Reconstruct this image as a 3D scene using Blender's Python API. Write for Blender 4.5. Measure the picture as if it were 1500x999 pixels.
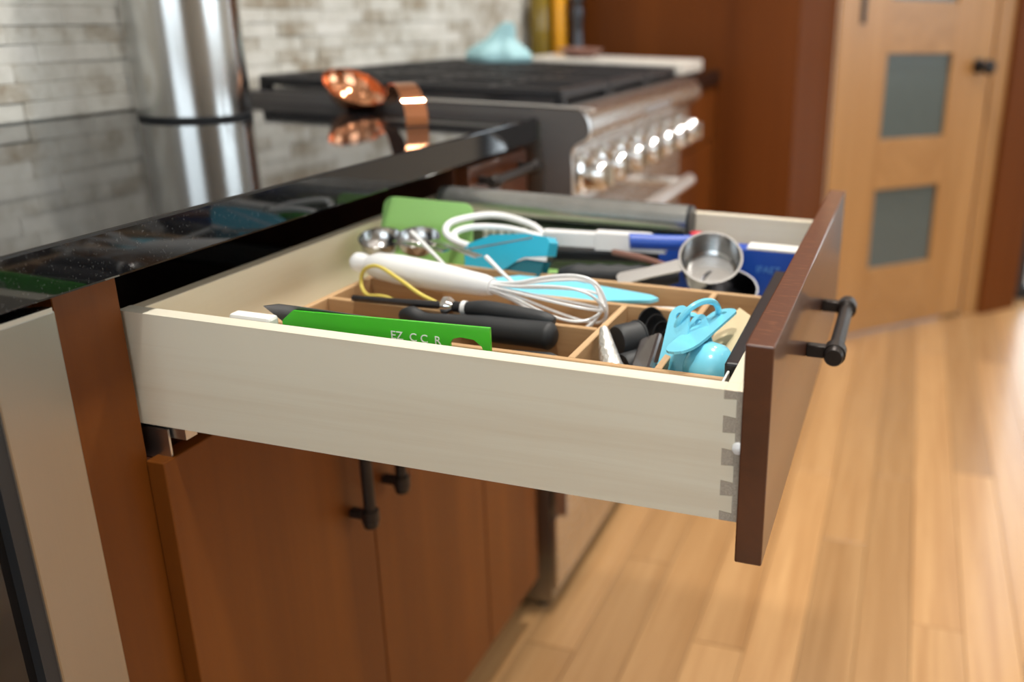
import bpy, bmesh, math, random
from mathutils import Vector, Matrix, Quaternion
random.seed(7)
for o in list(bpy.data.objects): bpy.data.objects.remove(o)
S = bpy.context.scene
COL = S.collection
R = math.radians

# ------------------------------------------------------------------ camera
FPX, PX, PY = 1285.69, 988.34, 428.82           # focal length / principal point in a 1500x999 frame
yaw, pitch, roll = 0.2575, -0.3111, 0.0241
CAM = Vector((0.5874, -0.8675, 1.0763))
fw = Vector((-math.sin(yaw)*math.cos(pitch), math.cos(yaw)*math.cos(pitch), math.sin(pitch)))
r0 = Vector((math.cos(yaw), math.sin(yaw), 0)); u0 = r0.cross(fw)
rt = r0*math.cos(roll) + u0*math.sin(roll); up = u0*math.cos(roll) - r0*math.sin(roll)
cd = bpy.data.cameras.new('camera'); cam = bpy.data.objects.new('camera', cd); COL.objects.link(cam)
cam.matrix_world = Matrix(((rt.x, up.x, -fw.x, CAM.x), (rt.y, up.y, -fw.y, CAM.y), (rt.z, up.z, -fw.z, CAM.z), (0, 0, 0, 1)))
cd.sensor_width = 36; cd.sensor_fit = 'HORIZONTAL'; cd.lens = FPX/1500*36
cd.shift_x = (750-PX)/1500; cd.shift_y = (PY-499.5)/1500
cd.clip_start = 0.02; cd.clip_end = 60
cd.dof.use_dof = True; cd.dof.focus_distance = 0.66; cd.dof.aperture_fstop = 3.1; cd.dof.aperture_blades = 0
S.camera = cam

# ------------------------------------------------------------------ world, lights, exposure
W = bpy.data.worlds.new('sky'); S.world = W; W.use_nodes = True
bg = W.node_tree.nodes['Background']; bg.inputs[0].default_value = (0.75, 0.87, 1, 1); bg.inputs[1].default_value = 1.2
def area(name, loc, direction, sx, sy, power, color):
    l = bpy.data.lights.new(name, 'AREA'); l.shape = 'RECTANGLE'; l.size = sx; l.size_y = sy; l.energy = power; l.color = color
    o = bpy.data.objects.new(name, l); COL.objects.link(o); o.location = loc
    o.rotation_euler = Vector(direction).to_track_quat('-Z', 'Y').to_euler()
    return o
DAY = (0.84, 0.94, 1.0)
area('daylight_patio_door', (1.195, 2.90, 1.1), (0, -1, 0), 0.28, 2.0, 7, DAY)
area('daylight_right_window', (4.17, 1.2, 1.55), (-1, 0, 0), 2.6, 1.3, 56, DAY)
area('daylight_rear_window', (1.2, -3.32, 1.6), (0, 1, 0), 2.4, 1.3, 25, DAY)
V = S.view_settings
V.view_transform = 'Standard'; V.look = 'None'; V.gamma = 1; V.use_curve_mapping = False; V.exposure = 0.12

# ------------------------------------------------------------------ materials
MATS = {}
def nmat(name):
    m = bpy.data.materials.new(name); m.use_nodes = True
    nt = m.node_tree; return m, nt, nt.nodes['Principled BSDF']
def N(nt, t, **kw):
    n = nt.nodes.new(t)
    for k, v in kw.items(): setattr(n, k, v)
    return n
def flat(name, col, rough=0.5, metal=0, coat=0, trans=0, var=0.08, vscale=30, bump=0, ior=1.5, spec=0.5, alpha=1, sss=0):
    m, nt, p = nmat(name)
    tc = N(nt, 'ShaderNodeTexCoord'); nz = N(nt, 'ShaderNodeTexNoise'); nz.inputs['Scale'].default_value = vscale; nz.inputs['Detail'].default_value = 4
    nt.links.new(tc.outputs['Object'], nz.inputs['Vector'])
    mx = N(nt, 'ShaderNodeMix', data_type='RGBA')
    mx.inputs[6].default_value = tuple(c*(1-var) for c in col)+(1,); mx.inputs[7].default_value = tuple(min(1, c*(1+var)) for c in col)+(1,)
    nt.links.new(nz.outputs['Fac'], mx.inputs[0]); nt.links.new(mx.outputs[2], p.inputs['Base Color'])
    p.inputs['Roughness'].default_value = rough; p.inputs['Metallic'].default_value = metal
    p.inputs['Coat Weight'].default_value = coat; p.inputs['Coat Roughness'].default_value = 0.08
    p.inputs['Transmission Weight'].default_value = trans; p.inputs['IOR'].default_value = ior
    p.inputs['Specular IOR Level'].default_value = spec; p.inputs['Alpha'].default_value = alpha
    if sss:
        p.inputs['Subsurface Weight'].default_value = sss; p.inputs['Subsurface Radius'].default_value = (0.01, 0.01, 0.01)
    if bump:
        b = N(nt, 'ShaderNodeBump'); b.inputs['Strength'].default_value = bump; b.inputs['Distance'].default_value = 0.002
        nt.links.new(nz.outputs['Fac'], b.inputs['Height']); nt.links.new(b.outputs[0], p.inputs['Normal'])
    MATS[name] = m; return m
def wood(name, dark, light, axis, rough=0.4, coat=0.0, coatr=0.1, fine=60, streak=0.5, rnd=0.0, scratches=False, mid=0.5, spec=0.5):
    m, nt, p = nmat(name)
    tc = N(nt, 'ShaderNodeTexCoord'); mp = N(nt, 'ShaderNodeMapping')
    oi = N(nt, 'ShaderNodeObjectInfo')
    sc = [fine, fine, fine]; sc['xyz'.index(axis)] = fine*0.035
    mp.inputs['Scale'].default_value = sc
    ad = N(nt, 'ShaderNodeVectorMath', operation='ADD'); ml = N(nt, 'ShaderNodeMath', operation='MULTIPLY'); ml.inputs[1].default_value = 9
    nt.links.new(oi.outputs['Random'], ml.inputs[0])
    nt.links.new(tc.outputs['Object'], ad.inputs[0]); nt.links.new(ml.outputs[0], ad.inputs[1]); nt.links.new(ad.outputs[0], mp.inputs[0])
    n1 = N(nt, 'ShaderNodeTexNoise'); n1.inputs['Scale'].default_value = 1.0; n1.inputs['Detail'].default_value = 6; n1.inputs['Roughness'].default_value = 0.65; n1.inputs['Distortion'].default_value = 0.6
    nt.links.new(mp.outputs[0], n1.inputs['Vector'])
    m2 = N(nt, 'ShaderNodeMapping'); s2 = [s*0.16 for s in sc]; m2.inputs['Scale'].default_value = s2
    nt.links.new(ad.outputs[0], m2.inputs[0])
    n2 = N(nt, 'ShaderNodeTexNoise'); n2.inputs['Scale'].default_value = 1.0; n2.inputs['Detail'].default_value = 3; n2.inputs['Distortion'].default_value = 1.2
    nt.links.new(m2.outputs[0], n2.inputs['Vector'])
    a = N(nt, 'ShaderNodeMix', data_type='FLOAT'); a.inputs[0].default_value = streak
    nt.links.new(n1.outputs['Fac'], a.inputs[2]); nt.links.new(n2.outputs['Fac'], a.inputs[3])
    cr = N(nt, 'ShaderNodeValToRGB'); cr.color_ramp.elements[0].position = mid-0.17; cr.color_ramp.elements[1].position = mid+0.17
    cr.color_ramp.elements[0].color = dark+(1,); cr.color_ramp.elements[1].color = light+(1,)
    nt.links.new(a.outputs[0], cr.inputs[0])
    src = cr.outputs[0]
    if rnd:
        hs = N(nt, 'ShaderNodeHueSaturation'); mr = N(nt, 'ShaderNodeMapRange'); mr.inputs[3].default_value = 1-rnd; mr.inputs[4].default_value = 1+rnd
        nt.links.new(oi.outputs['Random'], mr.inputs[0]); nt.links.new(mr.outputs[0], hs.inputs['Value']); nt.links.new(src, hs.inputs['Color']); src = hs.outputs[0]
    if scratches:
        m3 = N(nt, 'ShaderNodeMapping'); m3.inputs['Scale'].default_value = (60, 420, 60); nt.links.new(tc.outputs['Object'], m3.inputs[0])
        n3 = N(nt, 'ShaderNodeTexNoise'); n3.inputs['Scale'].default_value = 1; n3.inputs['Detail'].default_value = 5; nt.links.new(m3.outputs[0], n3.inputs['Vector'])
        c3 = N(nt, 'ShaderNodeValToRGB'); c3.color_ramp.elements[0].position = 0.56; c3.color_ramp.elements[1].position = 0.68; nt.links.new(n3.outputs['Fac'], c3.inputs[0])
        mx = N(nt, 'ShaderNodeMix', data_type='RGBA'); mx.inputs[7].default_value = (0.32, 0.12, 0.05, 1)
        mm = N(nt, 'ShaderNodeMath', operation='MULTIPLY'); mm.inputs[1].default_value = 0.5; nt.links.new(c3.outputs[0], mm.inputs[0])
        ge = N(nt, 'ShaderNodeNewGeometry'); sx = N(nt, 'ShaderNodeSeparateXYZ'); gt = N(nt, 'ShaderNodeMath', operation='GREATER_THAN'); gt.inputs[1].default_value = 0.9; m5 = N(nt, 'ShaderNodeMath', operation='MULTIPLY'); nt.links.new(ge.outputs['True Normal'], sx.inputs[0]); nt.links.new(sx.outputs['Z'], gt.inputs[0]); nt.links.new(gt.outputs[0], m5.inputs[0]); nt.links.new(mm.outputs[0], m5.inputs[1]); nt.links.new(m5.outputs[0], mx.inputs[0]); nt.links.new(src, mx.inputs[6]); src = mx.outputs[2]
    nt.links.new(src, p.inputs['Base Color'])
    p.inputs['Roughness'].default_value = rough; p.inputs['Coat Weight'].default_value = coat; p.inputs['Coat Roughness'].default_value = coatr; p.inputs['Specular IOR Level'].default_value = spec
    b = N(nt, 'ShaderNodeBump'); b.inputs['Strength'].default_value = 0.08; b.inputs['Distance'].default_value = 0.001
    nt.links.new(n1.outputs['Fac'], b.inputs['Height']); nt.links.new(b.outputs[0], p.inputs['Normal'])
    MATS[name] = m; return m
def granite(name):
    m, nt, p = nmat(name)
    tc = N(nt, 'ShaderNodeTexCoord')
    v = N(nt, 'ShaderNodeTexNoise'); v.inputs['Scale'].default_value = 520; v.inputs['Detail'].default_value = 3
    nt.links.new(tc.outputs['Object'], v.inputs['Vector'])
    cr = N(nt, 'ShaderNodeValToRGB'); e = cr.color_ramp.elements
    e[0].position = 0.58; e[0].color = (0.006, 0.006, 0.007, 1); e[1].position = 0.80; e[1].color = (0.05, 0.05, 0.05, 1)
    nt.links.new(v.outputs['Fac'], cr.inputs[0]); nt.links.new(cr.outputs[0], p.inputs['Base Color'])
    p.inputs['Roughness'].default_value = 0.05; p.inputs['IOR'].default_value = 1.6; MATS[name] = m
def stone(name):
    m, nt, p = nmat(name)
    tc = N(nt, 'ShaderNodeTexCoord'); oi = N(nt, 'ShaderNodeObjectInfo')
    v = N(nt, 'ShaderNodeTexNoise'); v.inputs['Scale'].default_value = 28; v.inputs['Detail'].default_value = 8; v.inputs['Roughness'].default_value = 0.7
    nt.links.new(tc.outputs['Object'], v.inputs['Vector'])
    v2 = N(nt, 'ShaderNodeTexNoise'); v2.inputs['Scale'].default_value = 9; v2.inputs['Detail'].default_value = 3; nt.links.new(tc.outputs['Object'], v2.inputs['Vector'])
    cr = N(nt, 'ShaderNodeValToRGB'); e = cr.color_ramp.elements
    e[0].position = 0.34; e[0].color = (0.33, 0.28, 0.21, 1); e[1].position = 0.5; e[1].color = (0.60, 0.59, 0.54, 1)
    x = e.new(0.7); x.color = (0.74, 0.73, 0.69, 1)
    ad = N(nt, 'ShaderNodeMath', operation='MULTIPLY_ADD'); ad.inputs[1].default_value = 0.22; ad.inputs[2].default_value = -0.11
    nt.links.new(oi.outputs['Random'], ad.inputs[0])
    s = N(nt, 'ShaderNodeMath', operation='ADD'); mixf = N(nt, 'ShaderNodeMix', data_type='FLOAT'); mixf.inputs[0].default_value = 0.4
    nt.links.new(v.outputs['Fac'], mixf.inputs[2]); nt.links.new(v2.outputs['Fac'], mixf.inputs[3])
    nt.links.new(mixf.outputs[0], s.inputs[0]); nt.links.new(ad.outputs[0], s.inputs[1]); nt.links.new(s.outputs[0], cr.inputs[0])
    nt.links.new(cr.outputs[0], p.inputs['Base Color']); p.inputs['Roughness'].default_value = 0.7
    b = N(nt, 'ShaderNodeBump'); b.inputs['Strength'].default_value = 0.5; b.inputs['Distance'].default_value = 0.004
    nt.links.new(v.outputs['Fac'], b.inputs['Height']); nt.links.new(b.outputs[0], p.inputs['Normal']); MATS[name] = m
def brushed(name, col, rough, axis, aniso=0.5):
    m, nt, p = nmat(name)
    tc = N(nt, 'ShaderNodeTexCoord'); mp = N(nt, 'ShaderNodeMapping'); sc = [900, 900, 900]; sc['xyz'.index(axis)] = 6
    mp.inputs['Scale'].default_value = sc; nt.links.new(tc.outputs['Object'], mp.inputs[0])
    n = N(nt, 'ShaderNodeTexNoise'); n.inputs['Scale'].default_value = 1; n.inputs['Detail'].default_value = 2; nt.links.new(mp.outputs[0], n.inputs['Vector'])
    mr = N(nt, 'ShaderNodeMapRange'); mr.inputs[3].default_value = rough*0.8; mr.inputs[4].default_value = rough*1.25
    nt.links.new(n.outputs['Fac'], mr.inputs[0]); nt.links.new(mr.outputs[0], p.inputs['Roughness'])
    p.inputs['Base Color'].default_value = col+(1,); p.inputs['Metallic'].default_value = 1
    MATS[name] = m
def emit(name, col, st):
    m, nt, p = nmat(name); p.inputs['Emission Color'].default_value = col+(1,); p.inputs['Emission Strength'].default_value = st; p.inputs['Base Color'].default_value = col+(1,); MATS[name] = m

CH_D, CH_L = (0.110, 0.029, 0.0035), (0.195, 0.057, 0.006)
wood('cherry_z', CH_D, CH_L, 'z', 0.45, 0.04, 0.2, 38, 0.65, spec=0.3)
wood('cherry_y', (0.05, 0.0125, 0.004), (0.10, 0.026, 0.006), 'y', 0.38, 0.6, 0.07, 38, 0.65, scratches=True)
wood('cherry_far', (0.10, 0.026, 0.004), (0.165, 0.046, 0.008), 'z', 0.42, 0.05, 0.2, 26, 0.7, spec=0.12)
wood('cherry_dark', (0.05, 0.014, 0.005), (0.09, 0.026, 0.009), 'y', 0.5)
wood('maple_x', (0.60, 0.50, 0.37), (0.74, 0.70, 0.58), 'x', 0.42, 0.15, 0.25, 48, 0.5, mid=0.38)
wood('maple_y', (0.70, 0.58, 0.40), (0.80, 0.71, 0.55), 'y', 0.42, 0.15, 0.25, 42, 0.6, mid=0.42)
wood('tray_x', (0.36, 0.20, 0.09), (0.60, 0.39, 0.20), 'x', 0.5, 0, 0.2, 90, 0.5)
wood('tray_y', (0.42, 0.25, 0.12), (0.66, 0.44, 0.24), 'y', 0.5, 0, 0.2, 90, 0.5)
wood('oak_floor', (0.39, 0.20, 0.075), (0.57, 0.335, 0.15), 'y', 0.33, 0.25, 0.15, 70, 0.45, rnd=0.17)
wood('fir_door_z', (0.34, 0.16, 0.046), (0.46, 0.24, 0.085), 'z', 0.4, 0.2, 0.2, 45, 0.5, rnd=0.05)
wood('fir_door_x', (0.34, 0.16, 0.046), (0.46, 0.24, 0.085), 'x', 0.4, 0.2, 0.2, 45, 0.5, rnd=0.05)
wood('beige_wood', (0.62, 0.50, 0.30), (0.74, 0.63, 0.42), 'y', 0.55)
wood('rosewood', (0.16, 0.07, 0.05), (0.26, 0.13, 0.10), 'x', 0.5)
flat('end_grain', (0.40, 0.35, 0.29), 0.8, var=0.45, vscale=900, bump=0.3)
granite('granite'); stone('stone')
flat('grout', (0.58, 0.56, 0.51), 0.9)
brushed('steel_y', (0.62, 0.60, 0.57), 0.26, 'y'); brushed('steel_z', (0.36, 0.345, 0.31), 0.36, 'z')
brushed('steel_can', (0.52, 0.52, 0.51), 0.2, 'z')
flat('chrome', (0.80, 0.80, 0.80), 0.06, 1, var=0.02); flat('satin_steel', (0.54, 0.54, 0.54), 0.2, 1, var=0.03)
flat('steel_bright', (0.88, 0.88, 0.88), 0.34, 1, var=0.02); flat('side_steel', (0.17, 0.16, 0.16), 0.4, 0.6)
flat('zinc', (0.55, 0.56, 0.58), 0.35, 1)
flat('dark_steel', (0.10, 0.10, 0.11), 0.3, 1); flat('copper', (0.86, 0.40, 0.22), 0.10, 1, var=0.05)
flat('bronze', (0.028, 0.023, 0.021), 0.38, 0.6, var=0.2); flat('iron', (0.018, 0.018, 0.021), 0.42, 0.2)
flat('black_plastic', (0.012, 0.013, 0.016), 0.33); flat('black_rubber', (0.016, 0.018, 0.021), 0.55)
flat('black_glass', (0.010, 0.009, 0.009), 0.04)
flat('white_plastic', (0.80, 0.81, 0.82), 0.28, coat=0.2, var=0.02); flat('white_matte', (0.78, 0.78, 0.76), 0.6)
flat('green_plastic', (0.30, 0.58, 0.17), 0.38, var=0.04, sss=0.1); flat('green_card', (0.045, 0.47, 0.012), 0.22, coat=0.4, var=0.15, vscale=25)
flat('teal', (0.03, 0.47, 0.68), 0.25, coat=0.3, var=0.05); flat('teal_dark', (0.01, 0.20, 0.28), 0.25, trans=0.3)
flat('sky_blue', (0.20, 0.66, 0.86), 0.20, coat=0.4, var=0.03, sss=0.15); flat('pale_blue', (0.32, 0.55, 0.60), 0.55)
flat('royal_blue', (0.012, 0.075, 0.44), 0.35); flat('light_blue_print', (0.10, 0.28, 0.65), 0.4)
flat('red', (0.66, 0.05, 0.07), 0.35); flat('yellow_rubber', (0.68, 0.56, 0.12), 0.45)
flat('carton_green', (0.035, 0.055, 0.03), 0.3, var=0.7, vscale=18); flat('brown_plastic', (0.055, 0.046, 0.045), 0.22, coat=0.4, var=0.4, vscale=60)
flat('foil', (0.72, 0.72, 0.70), 0.25, 0.7, var=0.3, vscale=250, bump=0.8); flat('blade', (0.16, 0.16, 0.17), 0.3, 0.8)
flat('film_roll', (0.44, 0.45, 0.44), 0.24, 0.8, var=0.25)
flat('wall_paint', (0.72, 0.68, 0.60), 0.7); flat('ceiling_paint', (0.80, 0.79, 0.76), 0.8)
flat('frosted_glass', (0.11, 0.135, 0.13), 0.22, trans=0.15)
flat('dark_frame', (0.02, 0.02, 0.022), 0.4); flat('olive_oil', (0.30, 0.20, 0.02), 0.1, trans=0.3); flat('orange_oil', (0.80, 0.36, 0.01), 0.25)
flat('marble', (0.74, 0.71, 0.66), 0.3, var=0.12, vscale=40); flat('dark_inside', (0.02, 0.018, 0.016), 0.8)
flat('clear_pane', (0.75, 0.82, 0.82), 0.05, alpha=0.18)
emit('lamp_disc', (1, 0.93, 0.82), 14)

# ------------------------------------------------------------------ mesh helpers (everything is modelled in world coordinates)
ORG = {}
def link(name, bm, mat, parent=None, smooth=False, origin=None):
    me = bpy.data.meshes.new(name)
    bmesh.ops.recalc_face_normals(bm, faces=bm.faces)
    if parent is not None: org = ORG[parent.name]
    else:
        if origin is None:
            xs = [v.co.x for v in bm.verts]; ys = [v.co.y for v in bm.verts]; zs = [v.co.z for v in bm.verts]
            origin = ((min(xs)+max(xs))/2, (min(ys)+max(ys))/2, min(zs))
        org = Vector(origin)
    bmesh.ops.translate(bm, verts=bm.verts, vec=-org)
    bm.to_mesh(me); bm.free()
    for m in (mat if isinstance(mat, (list, tuple)) else [mat]): me.materials.append(MATS[m])
    if smooth:
        for p in me.polygons: p.use_smooth = True
        try: me.set_sharp_from_angle(angle=R(38))
        except Exception: pass
    o = bpy.data.objects.new(name, me); COL.objects.link(o)
    if parent is not None: o.parent = parent
    else: o.location = org
    ORG[o.name] = org.copy()
    return o
def tag(o, label, cat, group=None):
    o['label'] = label; o['category'] = cat
    if group: o['group'] = group
    return o
def struct(o, label=None):
    o['kind'] = 'structure'
    if label: o['label'] = label
    return o
def thing(name, loc, label, cat, group=None):
    o = bpy.data.objects.new(name, None); COL.objects.link(o); o.location = loc; o.empty_display_size = 0.05
    ORG[o.name] = Vector(loc); return tag(o, label, cat, group)
def structure(name, loc, label=None):
    o = bpy.data.objects.new(name, None); COL.objects.link(o); o.location = loc; ORG[o.name] = Vector(loc); return struct(o, label)
def B(): return bmesh.new()
def box(bm, x0, x1, y0, y1, z0, z1, bev=0.0, seg=1, M=None):
    vs = [bm.verts.new((x, y, z)) for x in (x0, x1) for y in (y0, y1) for z in (z0, z1)]
    fs = [bm.faces.new([vs[i] for i in f]) for f in ((0,1,3,2),(4,6,7,5),(0,4,5,1),(2,3,7,6),(0,2,6,4),(1,5,7,3))]
    if bev:
        es = list({e for f in fs for e in f.edges})
        r = bmesh.ops.bevel(bm, geom=es, offset=bev, segments=seg, affect='EDGES', profile=0.5)
        vs = list({v for f in r['faces'] for v in f.verts} | {v for v in vs if v.is_valid})
    if M is not None: bmesh.ops.transform(bm, matrix=M, verts=vs)
    return bm
def bx(*a, **k): return box(B(), *a, **k)
def prism(bm, pts, d0, d1, axis, M=None):
    """polygon pts (2-D) extruded along axis: 'y' -> pts are (x,z); 'z' -> (x,y); 'x' -> (y,z)"""
    def co(p, d): return {'y': (p[0], d, p[1]), 'z': (p[0], p[1], d), 'x': (d, p[0], p[1])}[axis]
    a = [bm.verts.new(co(p, d0)) for p in pts]; b = [bm.verts.new(co(p, d1)) for p in pts]
    n = len(pts); bm.faces.new(a); bm.faces.new(b[::-1])
    for i in range(n): bm.faces.new((a[i], a[(i+1) % n], b[(i+1) % n], b[i]))
    if M is not None: bmesh.ops.transform(bm, matrix=M, verts=a+b)
    return bm
def smooth_path(pts, n=8, closed=False):
    P = [Vector(p) for p in pts]; out = []; L = len(P)
    for i in range(L if closed else L-1):
        g = (lambda k: P[k % L]) if closed else (lambda k: P[min(max(k, 0), L-1)])
        p0, p1, p2, p3 = g(i-1), g(i), g(i+1), g(i+2)
        for j in range(n):
            t = j/n; out.append(0.5*((2*p1)+(p2-p0)*t+(2*p0-5*p1+4*p2-p3)*t*t+(3*p1-p0-3*p2+p3)*t**3))
    if not closed: out.append(P[-1])
    return out
def tube(bm, pts, rad, segs=10, closed=False, squash=1.0, upv=(0, 0, 1)):
    P = [Vector(p) for p in pts]; n = len(P); rings = []
    rads = rad if isinstance(rad, (list, tuple)) else [rad]*n
    pn = None
    for i in range(n):
        t = (P[(i+1) % n]-P[i-1]) if closed else (P[min(i+1, n-1)]-P[max(i-1, 0)])
        t.normalize()
        if pn is None:
            a = Vector(upv) if abs(t.dot(Vector(upv))) < 0.95 else Vector((1, 0, 0)); pn = (a-t*a.dot(t)).normalized()
        else: pn = (pn-t*pn.dot(t)).normalized()
        b = t.cross(pn)
        rings.append([bm.verts.new(P[i]+(pn*math.cos(2*math.pi*k/segs)*squash+b*math.sin(2*math.pi*k/segs))*rads[i]) for k in range(segs)])
    for i in range(n if closed else n-1):
        A, C = rings[i], rings[(i+1) % n]
        for k in range(segs): bm.faces.new((A[k], A[(k+1) % segs], C[(k+1) % segs], C[k]))
    if not closed: bm.faces.new(rings[0][::-1]); bm.faces.new(rings[-1])
    return bm
def lathe(bm, prof, segs=32, M=None):
    """prof: (radius, height) list, revolved round z; closed at ends with radius 0"""
    rings = []; new = []
    for r, h in prof:
        if r < 1e-6: v = bm.verts.new((0, 0, h)); rings.append([v]); new.append(v)
        else:
            ring = [bm.verts.new((r*math.cos(2*math.pi*k/segs), r*math.sin(2*math.pi*k/segs), h)) for k in range(segs)]; rings.append(ring); new += ring
    for A, C in zip(rings, rings[1:]):
        for k in range(segs):
            q = [A[k % len(A)], A[(k+1) % len(A)], C[(k+1) % len(C)], C[k % len(C)]]
            u = []
            for v in q:
                if v not in u: u.append(v)
            if len(u) >= 3: bm.faces.new(u)
    if M is not None: bmesh.ops.transform(bm, matrix=M, verts=new)
    return bm
def frame(origin, zdir, xdir=(1, 0, 0)):
    z = Vector(zdir).normalized(); x = Vector(xdir); x = (x-z*x.dot(z)).normalized(); y = z.cross(x)
    return Matrix(((x.x, y.x, z.x, origin[0]), (x.y, y.y, z.y, origin[1]), (x.z, y.z, z.z, origin[2]), (0, 0, 0, 1)))
def text(name, body, size, M, mat, parent, depth=0.0003):
    cu = bpy.data.curves.new(name, 'FONT'); cu.body = body; cu.size = size; cu.extrude = depth; cu.resolution_u = 3
    t = bpy.data.objects.new('tmp', cu); COL.objects.link(t); bpy.context.view_layer.update()
    me = t.to_mesh(); bm = B(); bm.from_mesh(me); t.to_mesh_clear(); bpy.data.objects.remove(t); bpy.data.curves.remove(cu)
    bmesh.ops.transform(bm, matrix=M, verts=bm.verts)
    return link(name, bm, mat, parent)

# ------------------------------------------------------------------ key dimensions (metres)
XW = -0.5533                       # backsplash plane
XC, ZC, TC = 0.0254, 0.914, 0.0376 # counter front edge, top, thickness
TF = 0.019                         # door / drawer-front thickness
YP0, YP1 = -0.3517, 0.189          # drawer front near / far edge
ZP0, ZP1 = 0.7139, 0.8755
YN, YF, ZB, ZT = -0.3443, 0.1783, 0.7407, 0.8389
XE = 0.4986; YDM = -0.0815; YD2 = 0.3761; ZDT, ZDB = 0.7104, 0.0989
RY0, RY1 = 0.412, 1.15            # range
YT = 1.735                         # tall cabinet side
CEIL = 2.6

# ------------------------------------------------------------------ setting: floor
fl = struct(link('floor', bx(-0.6, 4.2, -3.4, 3.6, -0.04, -0.012), 'oak_floor'), 'light oak strip floor')
PW = 0.095; ends = {0: 0.413, 1: 1.09, 2: 0.81, 3: 1.12, 4: 0.577, -1: 0.95, -2: 0.62, -3: 1.3}
rest = B()
for c in range(-9, 41):
    x0 = 0.2973+PW*c
    if x0 > 4.15 or x0+PW < -0.56: continue
    y = ends.get(c, random.uniform(0.3, 1.3)); rr = random.Random(c+50)
    cuts = [y]
    while cuts[-1] < 3.5: cuts.append(cuts[-1]+rr.uniform(0.7, 1.5))
    while cuts[0] > -3.3: cuts.insert(0, cuts[0]-rr.uniform(0.7, 1.5))
    for a, b in zip(cuts, cuts[1:]):
        a2, b2 = max(a, -3.4), min(b, 3.6)
        if b2-a2 < 0.05: continue
        if -0.1 < x0 < 1.35 and b2 > 0.0: link('plank', bx(x0+0.0005, x0+PW-0.0005, a2+0.0005, b2-0.0005, -0.012, rr.uniform(-0.0004, 0), 0.0008), 'oak_floor', fl)
        else: box(rest, x0+0.0005, x0+PW-0.0005, a2+0.0005, b2-0.0005, -0.012, 0)
o = link('plank_field', rest, 'oak_floor', fl); o['kind'] = 'stuff'
struct(link('ceiling', bx(-0.6, 4.2, -3.4, 3.6, CEIL, CEIL+0.05), 'ceiling_paint'))

# backsplash wall with single stones
wb = struct(link('wall_back', bx(XW-0.12, XW-0.012, -3.4, 3.6, 0, CEIL), 'grout'), 'ledger-stone backsplash wall')
rs = random.Random(3); ch = 0.0245; upper = B()
for row in range(24):
    z0 = ZC+0.001+row*ch; y = -0.62-rs.uniform(0, 0.08)
    while y < YT-0.02:
        L = rs.choice((0.055, 0.075, 0.1, 0.125))*rs.uniform(0.9, 1.1); y1 = min(y+L, YT-0.002); d = rs.uniform(0.0062, 0.0088)
        if row < 8 and y1 > -0.1: link('stone', bx(XW-0.012, XW-0.011+d, y+0.0003, y1-0.0003, z0+0.0003, z0+ch-0.0003, 0.001), 'stone', wb)
        else: box(upper, XW-0.012, XW-0.011+d, y+0.0003, y1-0.0003, z0+0.0003, z0+ch-0.0003, 0.001)
        y = y1
o = link('stone_field', upper, 'stone', wb); o['kind'] = 'stuff'
# other walls with window openings
def wall_with_hole(name, axis, c0, c1, a0, a1, h0, h1, z0, z1):
    bm = B()
    def bb(p0, p1, q0, q1):
        if p1-p0 < 1e-4 or q1-q0 < 1e-4: return
        if axis == 'y': box(bm, p0, p1, c0, c1, q0, q1)
        else: box(bm, c0, c1, p0, p1, q0, q1)
    bb(a0, h0, 0, CEIL); bb(h1, a1, 0, CEIL); bb(h0, h1, 0, z0); bb(h0, h1, z1, CEIL)
    return struct(link(name, bm, 'wall_paint'))
wall_with_hole('wall_far', 'y', 2.75, 2.85, 1.0, 4.2, 1.035, 1.35, 0.0, 2.12)
wall_with_hole('wall_right', 'x', 4.1, 4.2, -3.4, 3.6, -0.15, 2.55, 0.88, 2.22)
wall_with_hole('wall_rear', 'y', -3.4, -3.3, -0.6, 4.2, 0.0, 2.4, 0.93, 2.27)
def window(name, axis, c, a0, a1, z0, z1, n, label):
    w = structure(name, (((a0+a1)/2, c, z0) if axis == 'y' else (c, (a0+a1)/2, z0)), label)
    def b(p0, p1, q0, q1, t):
        return bx(p0, p1, c-t, c+t, q0, q1, 0.002) if axis == 'y' else bx(c-t, c+t, p0, p1, q0, q1, 0.002)
    f = 0.05
    for (p0, p1, q0, q1) in ((a0, a0+f, z0, z1), (a1-f, a1, z0, z1), (a0+f, a1-f, z0, z0+f), (a0+f, a1-f, z1-f, z1)): link('window_frame', b(p0, p1, q0, q1, 0.025), 'dark_frame', w)
    s = (a1-a0-2*f)/n
    for i in range(n):
        link('pane', b(a0+f+i*s+0.006, a0+f+(i+1)*s-0.006, z0+f, z1-f, 0.003), 'clear_pane', w)
        if i: link('mullion', b(a0+f+i*s-0.006, a0+f+i*s+0.006, z0+f, z1-f, 0.02), 'dark_frame', w)
window('window_1', 'y', 2.77, 1.035, 1.35, 0.005, 2.12, 1, 'narrow dark-framed glass door light')
window('window_2', 'x', 4.13, -0.15, 2.55, 0.88, 2.22, 3, 'wide dark-framed window')
window('window_3', 'y', -3.35, 0.0, 2.4, 0.93, 2.27, 2, 'dark-framed rear window')

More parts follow.
